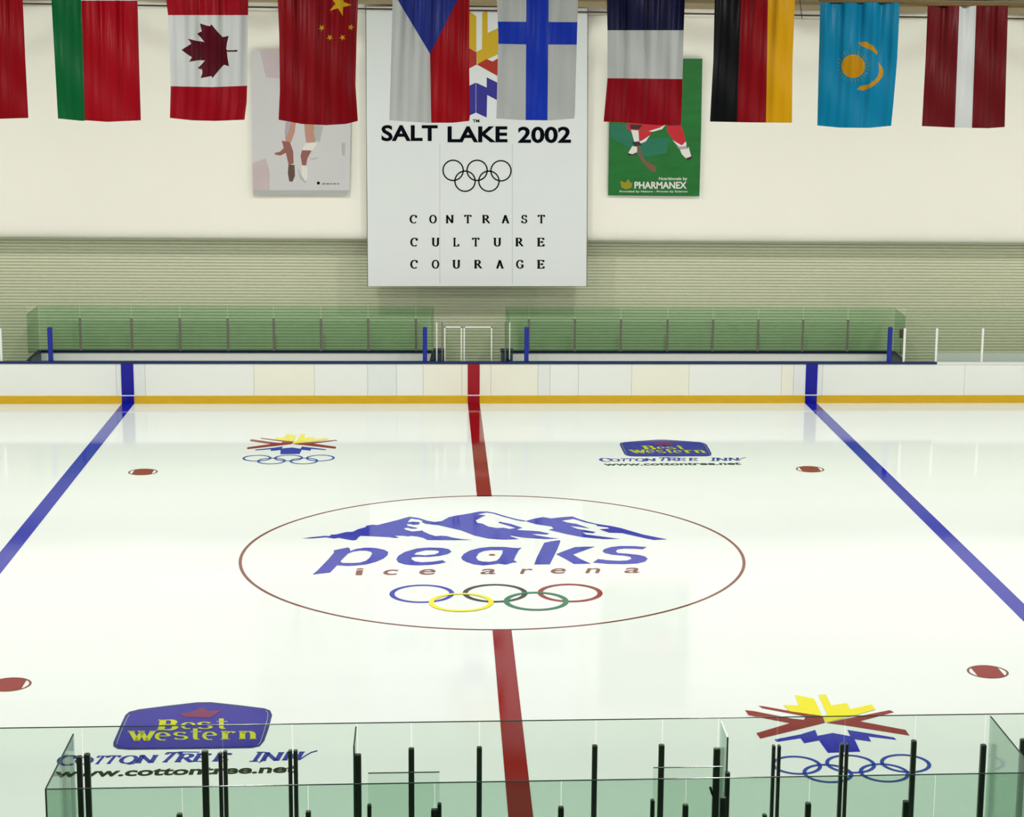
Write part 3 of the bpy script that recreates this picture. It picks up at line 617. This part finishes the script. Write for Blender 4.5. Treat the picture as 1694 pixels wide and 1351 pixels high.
# ------------------------------------------------------------------ patterned sheets (flags, posters, banner)
def cdt_sheet(outline, grid, regions):
    """outline px polygon, grid px points inside it, regions [(polygon, material index)] -> verts, tris, material indices"""
    def ccw(q): return q if sum(a[0]*b[1]-b[0]*a[1] for a, b in zip(q, list(q[1:])+[q[0]])) > 0 else list(q)[::-1]
    outline = ccw(outline); regions = [(ccw(q), i) for q, i in regions]
    V = [Vector(p) for p in outline]; F = [list(range(len(outline)))]
    for poly, _ in regions:
        b = len(V); V += [Vector(p) for p in poly]; F.append(list(range(b, b+len(poly))))
    V += [Vector(p) for p in grid]
    r = delaunay_2d_cdt(V, [], F, 0, 1e-4)
    tris = []; idx = []
    for f, of in zip(r[2], r[5]):
        if 0 in of:
            k = max(of); tris.append(list(f)); idx.append(regions[k-1][1] if k > 0 else 0)
    return [(v.x, v.y) for v in r[0]], tris, idx
def star(cx, cy, R, rot, n=5, q=.40):
    return [(cx+(R if k % 2 == 0 else R*q)*math.cos(math.radians(rot)+PI*k/n), cy+(R if k % 2 == 0 else R*q)*math.sin(math.radians(rot)+PI*k/n)) for k in range(2*n)]
def interp(tab, y):
    if y <= tab[0][0]: return tab[0][1]
    for (a, p), (b, q) in zip(tab[:-1], tab[1:]):
        if y <= b: return p+(q-p)*(y-a)/(b-a)
    return tab[-1][1]
def dense(q, step=3.0):
    out = []
    for a, b in zip(q, list(q[1:])+[q[0]]):
        n = max(1, int(math.hypot(b[0]-a[0], b[1]-a[1])/step)); out += [(a[0]+(b[0]-a[0])*k/n, a[1]+(b[1]-a[1])*k/n) for k in range(n)]
    return out
def flag(label, left, right, top, bottom, regions, mats, folds, seed, extra=()):
    """left/right: [(y, x)...]; top y; bottom [(t, y)...]"""
    NU, NV = 44, 60
    def pt(u, v):
        yb = interp(bottom, u); y = top+(yb-top)*v
        xl, xr = interp(left, y), interp(right, y); return (xl+(xr-xl)*u, y)
    outline = [pt(u/NU, 0) for u in range(NU+1)]+[pt(1, v/NV) for v in range(1, NV+1)]+[pt(u/NU, 1) for u in range(NU-1, -1, -1)]+[pt(0, v/NV) for v in range(NV-1, 0, -1)]
    grid = [pt(u/NU, v/NV) for u in range(1, NU) for v in range(1, NV)]
    P, T, I = cdt_sheet(outline, grid, [(dense(q), i) for q, i in regions])
    rs = random.Random(seed); k1, k2 = folds; ph = [rs.uniform(0, 6.28) for _ in range(6)]
    V = []
    for x, y in P:
        xl, xr = interp(left, y), interp(right, y); u = (x-xl)/(xr-xl); v = (y-top)/(interp(bottom, max(0, min(1, u)))-top)
        dz = .034*(1-.75*v)*math.sin(2*PI*k1*u+ph[0]+.9*math.sin(2.2*v+ph[1]))
        dz += .016*(1-.5*v)*math.sin(2*PI*k2*u+ph[2]+1.4*v)
        dz += .010*math.sin(2*PI*(.45*u+.35*v)+ph[3])+.010*math.sin(2*PI*(1.3*u-1.9*v)+ph[4])
        dz += .05*(u-.5)**2*v
        V.append(on_y(x, y, YF+dz))
    c = on_y((interp(left, 100)+interp(right, 100))/2, top, YF)
    e = empty('hanging_flag', c, label, 'flag', 'flags hanging in a row above the ice')
    o = face_up(mesh('cloth', V, T, mats, e, I)); o.data.polygons.foreach_set('use_smooth', [True]*len(o.data.polygons))
    zt = on_y(interp(left, top), top, YF); z2 = on_y(interp(right, top), top, YF)
    MB().tube([zt+np.array([.0, 0, .008]), z2+np.array([0, 0, .008])], .012, 6).build('heading_sleeve', 'f_white' if not extra else extra[0], e)
    for t in (.03, .97):
        p = zt*(1-t)+z2*t; MB().tube([p, p+np.array([0, 0, .05])], .004, 5).build('tie', 'rope', e)
def bar(x0, x1, x2, x3, y0, y1): return [(x0, y0), (x1, y0), (x3, y1), (x2, y1)]
flag('dark red flag cut off by the left edge of the photo', [(-15, -92), (196, -84)], [(-15, 37), (100, 42), (196, 47)], -22, [(0, 196), (.5, 197), (1, 195)], [], ['f_dred'], (3, 7), 1)
flag('red flag with a green stripe down its left side', [(-20, 84), (197, 96)], [(-20, 227), (100, 230), (198, 233)], -24, [(0, 196), (.3, 200), (.33, 199), (.6, 201.5), (1, 199)],
     [(bar(60, 134, 60, 140.5, -30, 205), 1), (bar(134, 260, 134, 260, -30, 1), 2)], ['f_red', 'f_green', 'f_white'], (4, 9), 2)
leaf = cpx(290, 20, 10.39, [(105, 650), (200, 590), (272, 545), (250, 500), (210, 455), (350, 490), (500, 512), (440, 440), (375, 370), (455, 330), (440, 270), (425, 195), (520, 225), (595, 242), (620, 210), (720, 330), (815, 430), (920, 408), (890, 520), (875, 630), (890, 655), (1000, 655), (1050, 648), (1080, 668), (1050, 682), (885, 682), (900, 800), (925, 930), (835, 905), (740, 1010), (640, 1135), (620, 1098), (540, 1115), (435, 1135), (465, 1050), (462, 990), (385, 965), (450, 900), (510, 830), (380, 830), (235, 855), (265, 810), (285, 775), (200, 720)])
flag('red and white flag with a red maple leaf', [(-31, 273), (0, 275), (25, 278), (140, 282.5), (198, 281)], [(-31, 411), (140, 409), (170, 408), (198, 404.5)], -31, [(0, 195), (.3, 199), (.6, 200), (1, 198)],
     [(bar(250, 430, 250, 430, -60, 25), 1), ([(250, 141), (300, 143), (350, 144), (430, 141), (430, 220), (250, 220)], 1), (leaf, 2)], ['f_white', 'f_cred', 'f_leaf'], (3, 7), 3)
flag('plain red flag with one large and four small yellow stars', [(-35, 458), (60, 462), (150, 463), (206, 460.5)], [(-35, 594), (60, 590), (140, 588), (200, 592)], -35, [(0, 198), (.3, 205), (.6, 207), (.85, 205), (1, 200)],
     [(star(562, 7, 20, 76, q=.36), 1)]+[(star(x, y, 5.6, r), 1) for x, y, r in ((532, 46, 90), (545.5, 62, 20), (566.5, 62, 100), (580.5, 45, 140))], ['f_dred', 'f_star'], (3, 7), 4)
flag('flag with a blue wedge between white and red halves', [(-30, 650), (60, 648), (202, 644)], [(-30, 777), (100, 776), (190, 777.5), (201, 776)], -30, [(0, 199), (.5, 203), (.8, 203), (1, 200)],
     [([(711.5, 88), (711.5, -40), (790, -40), (790, 210), (713.5, 210)], 1), ([(640, -38), (790, -58), (776, -32), (757, 0), (711.5, 89), (658, 0), (648, -17)], 2)], ['f_white', 'f_fred', 'f_cblue'], (3, 8), 5)
flag('white flag with a blue cross', [(-26, 821), (60, 824.5), (199, 821)], [(-26, 957), (60, 954.5), (190, 951), (199, 949)], -26, [(0, 196), (.3, 198.5), (.7, 199), (1, 196)],
     [(bar(871, 908, 869.5, 905.5, -40, 215), 1), ([(800, 35.5), (990, 37), (990, 74), (870, 73.5), (800, 72)], 1)], ['f_white', 'f_blue'], (3, 6), 6)
flag('navy, white and red banded flag before the green poster', [(-30, 1003), (50, 1005), (130, 1005), (201, 998.5)], [(-30, 1134), (50, 1131), (130, 1129), (205, 1127)], -30, [(0, 201), (.3, 203), (.7, 207), (1, 206)],
     [(bar(980, 1150, 980, 1150, -60, 50), 1), ([(980, 129), (1150, 131), (1150, 220), (980, 220)], 2)], ['f_white', 'f_navy', 'f_cred'], (4, 7), 7)
flag('black, red and gold vertically striped flag', [(-30, 1183), (100, 1180), (201, 1174.5)], [(-30, 1317), (0, 1315), (100, 1311), (203, 1310)], -30, [(0, 201), (.5, 202.5), (1, 203)],
     [(bar(1226, 1271, 1219, 1267, -40, 215), 1), (bar(1271, 1340, 1267, 1340, -40, 215), 2)], ['f_black', 'f_dred', 'f_gold'], (3, 7), 8)
rays = []
for k in range(26):
    a = 2*PI*k/26; rays.append(([(1411.5+21.8*math.cos(a-.05), 109.5+21.8*math.sin(a-.05)), (1411.5+28.5*math.cos(a), 109.5+28.5*math.sin(a)), (1411.5+21.8*math.cos(a+.05), 109.5+21.8*math.sin(a+.05))], 2))
def blob(pts, w0):
    v, f = ribbon(pts, w0); n = len(pts); return v[:n]+v[n:][::-1]
eag = [(cpx(1365, 50, 11.25, [(620, 230), (760, 215), (880, 280), (980, 400), (960, 460), (880, 380), (760, 325), (660, 290)]), 1),
       (cpx(1365, 50, 11.25, [(990, 600), (1060, 680), (1090, 760), (1070, 860), (990, 960), (860, 1060), (720, 1120), (590, 1105), (650, 1040), (790, 1015), (900, 950), (980, 860), (1010, 760)]), 1)]
flag('sky blue flag with a golden sun and eagle', [(0, 1357), (100, 1354.5), (210, 1352)], [(0, 1489), (100, 1484), (170, 1478), (210, 1474)], 4, [(0, 207.5), (.3, 211), (.7, 211.5), (1, 208)],
     [(disc(1411.5, 109.5, 19.5, 30), 1)]+rays+eag, ['f_sky', 'f_sun', 'f_ray'], (3.4, 8), 9, ('rope',))
flag('maroon flag with a narrow white stripe down the middle', [(0, 1535), (100, 1531), (211, 1525)], [(0, 1668), (100, 1665), (212, 1662)], 9.5, [(0, 208.5), (.4, 211), (.8, 212), (1, 210)],
     [(bar(1587.5, 1615.5, 1579, 1607.5, 0, 220), 1)], ['f_maroon', 'f_white'], (3.4, 8), 10, ('rope',))
# suspension rope
cab = [on_y(px, py, YF+.02) for px, py in ((-700, 10), (-100, -36), (400, -48), (900, -46), (1340, -14), (1357, 0), (1490, 2.5), (1535, 6), (1700, 8.5), (2400, 14))]
e = empty('flag_rope', cab[4], 'brown rope along the top of the flags, showing at the upper right', 'rope')
MB().tube(cab, .024, 8).build('line', 'rope', e)
for px in (-600, 2350):
    p = on_y(px, 10, YF+.02); MB().tube([p, (p[0], p[1], ZC)], .006, 5).build('hanger', 'rope', e)
e = tag(MB().tube([on_y(1322, -18, YF+.05), on_y(1323.5, 4, YF+.05), on_y(1327, 31, YF+.05)], .0045, 6).build('loose_strap', 'strap'), 'thin black strap end dangling right of the black red gold flag', 'strap')

# ------------------------------------------------------------------ posters and banner on the far wall
YQ = YL-.14
def sheet(name, Y, outline, regions, mats, parent, thick=.012, step=20):
    xs = [p[0] for p in outline]; ys = [p[1] for p in outline]
    P, T, I = cdt_sheet(outline, [], regions)
    m = MB().add([on_y(x, y, Y) for x, y in P], T); m.I = I
    n = len(outline); m.add([on_y(x, y, Y) for x, y in outline]+[on_y(x, y, Y+thick) for x, y in outline], [(k, (k+1) % n, n+(k+1) % n, n+k) for k in range(n)]+[list(range(n, 2*n))])
    return face_up(m.build(name, mats, parent))
X8 = (410, 190, 8.916); X9 = (990, 190, 8.916)
ps = empty('skater_poster', on_y(498, 322, YQ), 'pale poster showing the legs of a figure skater behind the red starred flag', 'poster')
sheet('sheet', YQ, [(415, 84), (577, 84), (580, 206), (578, 323), (418, 323), (417, 200)], [
    ([(430, 84), (470, 84), (470, 130), (440, 128)], 1), ([(416, 270), (440, 262), (446, 285), (446, 318), (419, 318)], 1),
    (cpx(*X8, [(560, 100), (710, 100), (690, 260), (640, 400), (560, 400), (545, 250)]), 2), (cpx(*X8, [(560, 100), (640, 100), (600, 260), (560, 330), (545, 250)]), 5),
    (cpx(*X8, [(830, 100), (980, 100), (990, 300), (1000, 400), (860, 410), (840, 260)]), 2), (cpx(*X8, [(1000, 130), (1110, 170), (1060, 400), (1000, 380), (970, 250)]), 7), (cpx(*X8, [(850, 420), (1030, 410), (960, 520), (800, 520)]), 6),
    (cpx(*X8, [(500, 380), (620, 400), (670, 540), (675, 720), (600, 730), (560, 560), (480, 600), (400, 585), (395, 560), (470, 545), (530, 490)]), 3), (cpx(*X8, [(600, 725), (690, 740), (695, 900), (660, 985), (610, 980), (590, 860)]), 4),
    (cpx(*X8, [(800, 520), (940, 525), (880, 640), (860, 745), (800, 740), (778, 600)]), 3), (cpx(*X8, [(790, 750), (880, 760), (880, 920), (850, 980), (800, 930)]), 6), (cpx(*X8, [(740, 770), (765, 860), (860, 990), (870, 1000), (850, 1010), (770, 940), (740, 830)]), 7),
    (cpx(*X8, [(910, 640), (980, 640), (1040, 620), (1040, 635), (980, 658), (920, 655)]), 7), (cpx(*X8, [(1380, 410), (1440, 420), (1430, 600), (1390, 600)]), 7),
    (cpx(*X8, [(60, 1110), (1500, 1110), (1470, 1180), (100, 1190)]), 7),
    ([(x+410+1040/8.916, y+190+1005/8.916) for x, y in disc(0, 0, 2.6, 12)], 8)],
    ['popale', 'popink', 'poskin', 'poboot', 'posole', 'pomauve', 'powhite', 'pogrey', 'ink'], ps)
mapped('caption', [ribbon([(a, 304), (b, 304)], 2.2) for a, b in ((533, 538), (539.5, 545), (546.5, 550), (551.5, 556), (557.5, 561))], lambda x, y: on_y(x, y, YQ-.006), 'poink', ps)
ph = empty('hockey_poster', on_y(1083, 325, YQ), 'green poster showing a red-clad hockey player, behind the navy white red flag', 'poster')
sheet('sheet', YQ, [(1008, 97), (1162, 97), (1160, 210), (1157, 324.5), (1006, 323), (1008, 200)], [
    (cpx(*X9, [(180, 130), (500, 130), (700, 350), (1050, 330), (1000, 560), (700, 620), (480, 500), (180, 330)]), 1),
    (cpx(*X9, [(420, 130), (1000, 130), (960, 190), (760, 240), (650, 230), (470, 240), (420, 200)]), 2), (cpx(*X9, [(460, 140), (650, 150), (600, 210), (480, 210)]), 4),
    (cpx(*X9, [(740, 240), (900, 190), (990, 145), (940, 210), (800, 250)]), 3), (cpx(*X9, [(580, 240), (790, 245), (740, 330), (640, 385), (590, 360)]), 2), (cpx(*X9, [(640, 380), (760, 300), (700, 390), (600, 430), (590, 390)]), 3),
    (cpx(*X9, [(480, 220), (590, 230), (600, 380), (560, 440), (530, 400)]), 3), (cpx(*X9, [(490, 400), (600, 390), (640, 440), (560, 470), (520, 440)]), 4),
    (cpx(*X9, [(500, 460), (570, 470), (570, 560), (500, 590), (440, 560)]), 3), (cpx(*X9, [(430, 560), (500, 580), (575, 545), (540, 590), (440, 600)]), 4),
    (cpx(*X9, [(570, 450), (600, 450), (650, 600), (700, 680), (850, 760), (840, 850), (780, 830), (650, 700), (590, 590)]), 5),
    (cpx(*X9, [(1010, 150), (1220, 150), (1280, 340), (1270, 440), (1160, 430), (1100, 360), (1010, 240)]), 2), (cpx(*X9, [(1000, 130), (1220, 120), (1200, 155), (1020, 160)]), 4),
    (cpx(*X9, [(1090, 370), (1230, 450), (1290, 390), (1300, 450), (1250, 480), (1170, 460)]), 3), (cpx(*X9, [(1160, 470), (1300, 460), (1310, 500), (1250, 520), (1190, 500)]), 6),
    (cpx(*X9, [(1200, 510), (1310, 500), (1330, 470), (1370, 620), (1290, 640), (1230, 580)]), 3), (cpx(*X9, [(1290, 640), (1370, 610), (1390, 640), (1320, 675)]), 4),
    (cpx(*X9, [(320, 970), (400, 1000), (440, 945), (470, 1000), (500, 1000), (490, 1070), (410, 1098), (340, 1070)]), 7)],
    ['darkgreen', 'poteal', 'pored', 'powhite', 'podark', 'pobrown', 'pomauve', 'pogold'], ph)
for nm, body, q in (('brand_lettering', 'PHARMANEX', rect(1049.5, 1136, 300.5, 312)), ('small_caption', 'Nutritionals by', rect(1090, 1137, 293, 299)), ('small_caption', 'Provided by Nature - Proven by Science', rect(1025, 1137, 315, 319))):
    V, F = font_shapes(body, .03 if nm[0] == 'b' else .02); mapped(nm, [into_quad(V, F, q)], lambda x, y: on_y(x, y, YQ-.006), 'powhite', ph)
YK = YL-.22
bn = empty('event_banner', on_y(790, 472, YK), 'tall white banner with black lettering and five rings on the far wall', 'banner')
S = (740, 0, 6.145)
mir = 787.3*2
def both(poly): return [poly, [(mir-x, y) for x, y in poly]]
yl = cpx(*S, [(215, 105), (295, 165), (295, 525), (210, 485), (100, 430), (100, 380), (160, 400), (160, 300), (215, 330)])
ym = cpx(*S, [(355, 130), (408, 110), (410, 335), (560, 265), (560, 370), (640, 335), (640, 420), (520, 550), (305, 650), (297, 525), (352, 500)])
rl = cpx(*S, [(297, 530), (300, 655), (205, 705), (20, 810), (-30, 770), (100, 690), (-20, 620), (10, 570), (150, 620), (205, 480)])
rr = cpx(*S, [(300, 655), (400, 600), (460, 625), (520, 590), (640, 520), (660, 570), (560, 640), (640, 690), (600, 820), (525, 780)])
bl = cpx(*S, [(292, 840), (400, 890), (400, 785), (520, 845), (640, 910), (640, 960), (520, 905), (510, 1020), (405, 965), (400, 1195), (292, 1145)])
bl2 = [(mir-x, y) for x, y in bl]
sheet('cloth', YK, [(606, 11), (971.5, 13), (971.5, 200), (970, 472.5), (609, 472.5), (606.5, 200)],
      [([(727, 238), (728.2, 238), (728.2, 470), (727, 470)], 1), ([(847, 238), (848.2, 238), (848.2, 470), (847, 470)], 1), (yl, 2), (ym, 2), (rl, 3), (rr, 3), (bl, 4), (bl2, 4)], ['ban', 'banseam', 'bgold', 'bred', 'bblue'], bn)
kf = lambda x, y: on_y(x, y, YK-.008)
L = []
for body, x0, x1, y0, y1 in (('SALT', 631, 724, 206.8, 233.5), ('LAKE', 740.5, 839.5, 208.8, 235.3), ('2002', 857, 944.5, 209.5, 236.6)):
    V, F = font_shapes(body, .028); mapped('headline_word', [into_quad(V, F, rect(x0, x1, y0, y1))], kf, 'ink', bn)
V, F = font_shapes('TM', .03); mapped('trade_mark', [into_quad(V, F, rect(782, 793, 197.5, 202.5))], kf, 'ink', bn)
for y0, y1, ls in ((355.4, 369.4, (('C', 365), ('O', 507), ('N', 628), ('T', 758), ('R', 890), ('A', 1030), ('S', 1165), ('T', 1288))), (393.2, 407.6, (('C', 370), ('U', 525), ('L', 675), ('T', 815), ('U', 970), ('R', 1130), ('E', 1285))), (429.8, 444.2, (('C', 370), ('O', 525), ('U', 675), ('R', 832), ('A', 990), ('G', 1133), ('E', 1285)))):
    L = []
    for ch, u in ls:
        c = 600+u/4.358; h = 6.2 if ch not in 'LS' else 5.0; L.append(pen_in(ch, rect(c-h, c+h, y0, y1), .25, .10))
    mapped('serif_line', L, kf, 'ink', bn)
sc1 = float(on_y(800, 290, YK)[0]-on_y(799, 290, YK)[0])
for u, v in ((652, 487), (825, 487), (997, 490), (738, 565), (910, 565)):
    V, F = ribbon(disc(600+u/4.358, 170+v/4.358, 16.7, 56), 2.1, True); mapped('ring', [(V, F)], kf, 'ink', bn)
m = MB(); a0, b0 = on_y(607, 11, YK+.02), on_y(970.5, 13, YK+.02); m.tube([a0, b0], .02); m.build('top_pole', 'beam', bn)
a0, b0 = on_y(610, 472.5, YK+.01), on_y(969, 472.5, YK+.01); MB().tube([a0, b0], .012).build('bottom_hem', 'ban', bn)
# hanging cords of banner edges
for px0, px1, l in ((605, 608, 'thin cord down the left edge of the white banner'), (972.6, 970.8, 'thin cord down the right edge of the white banner')):
    tag(MB().tube([on_y(px0, 8, YK+.03), on_y(px1, 474, YK+.03)], .009, 6).build('banner_cord', 'postgrey'), l, 'cord', 'cords beside the banner')
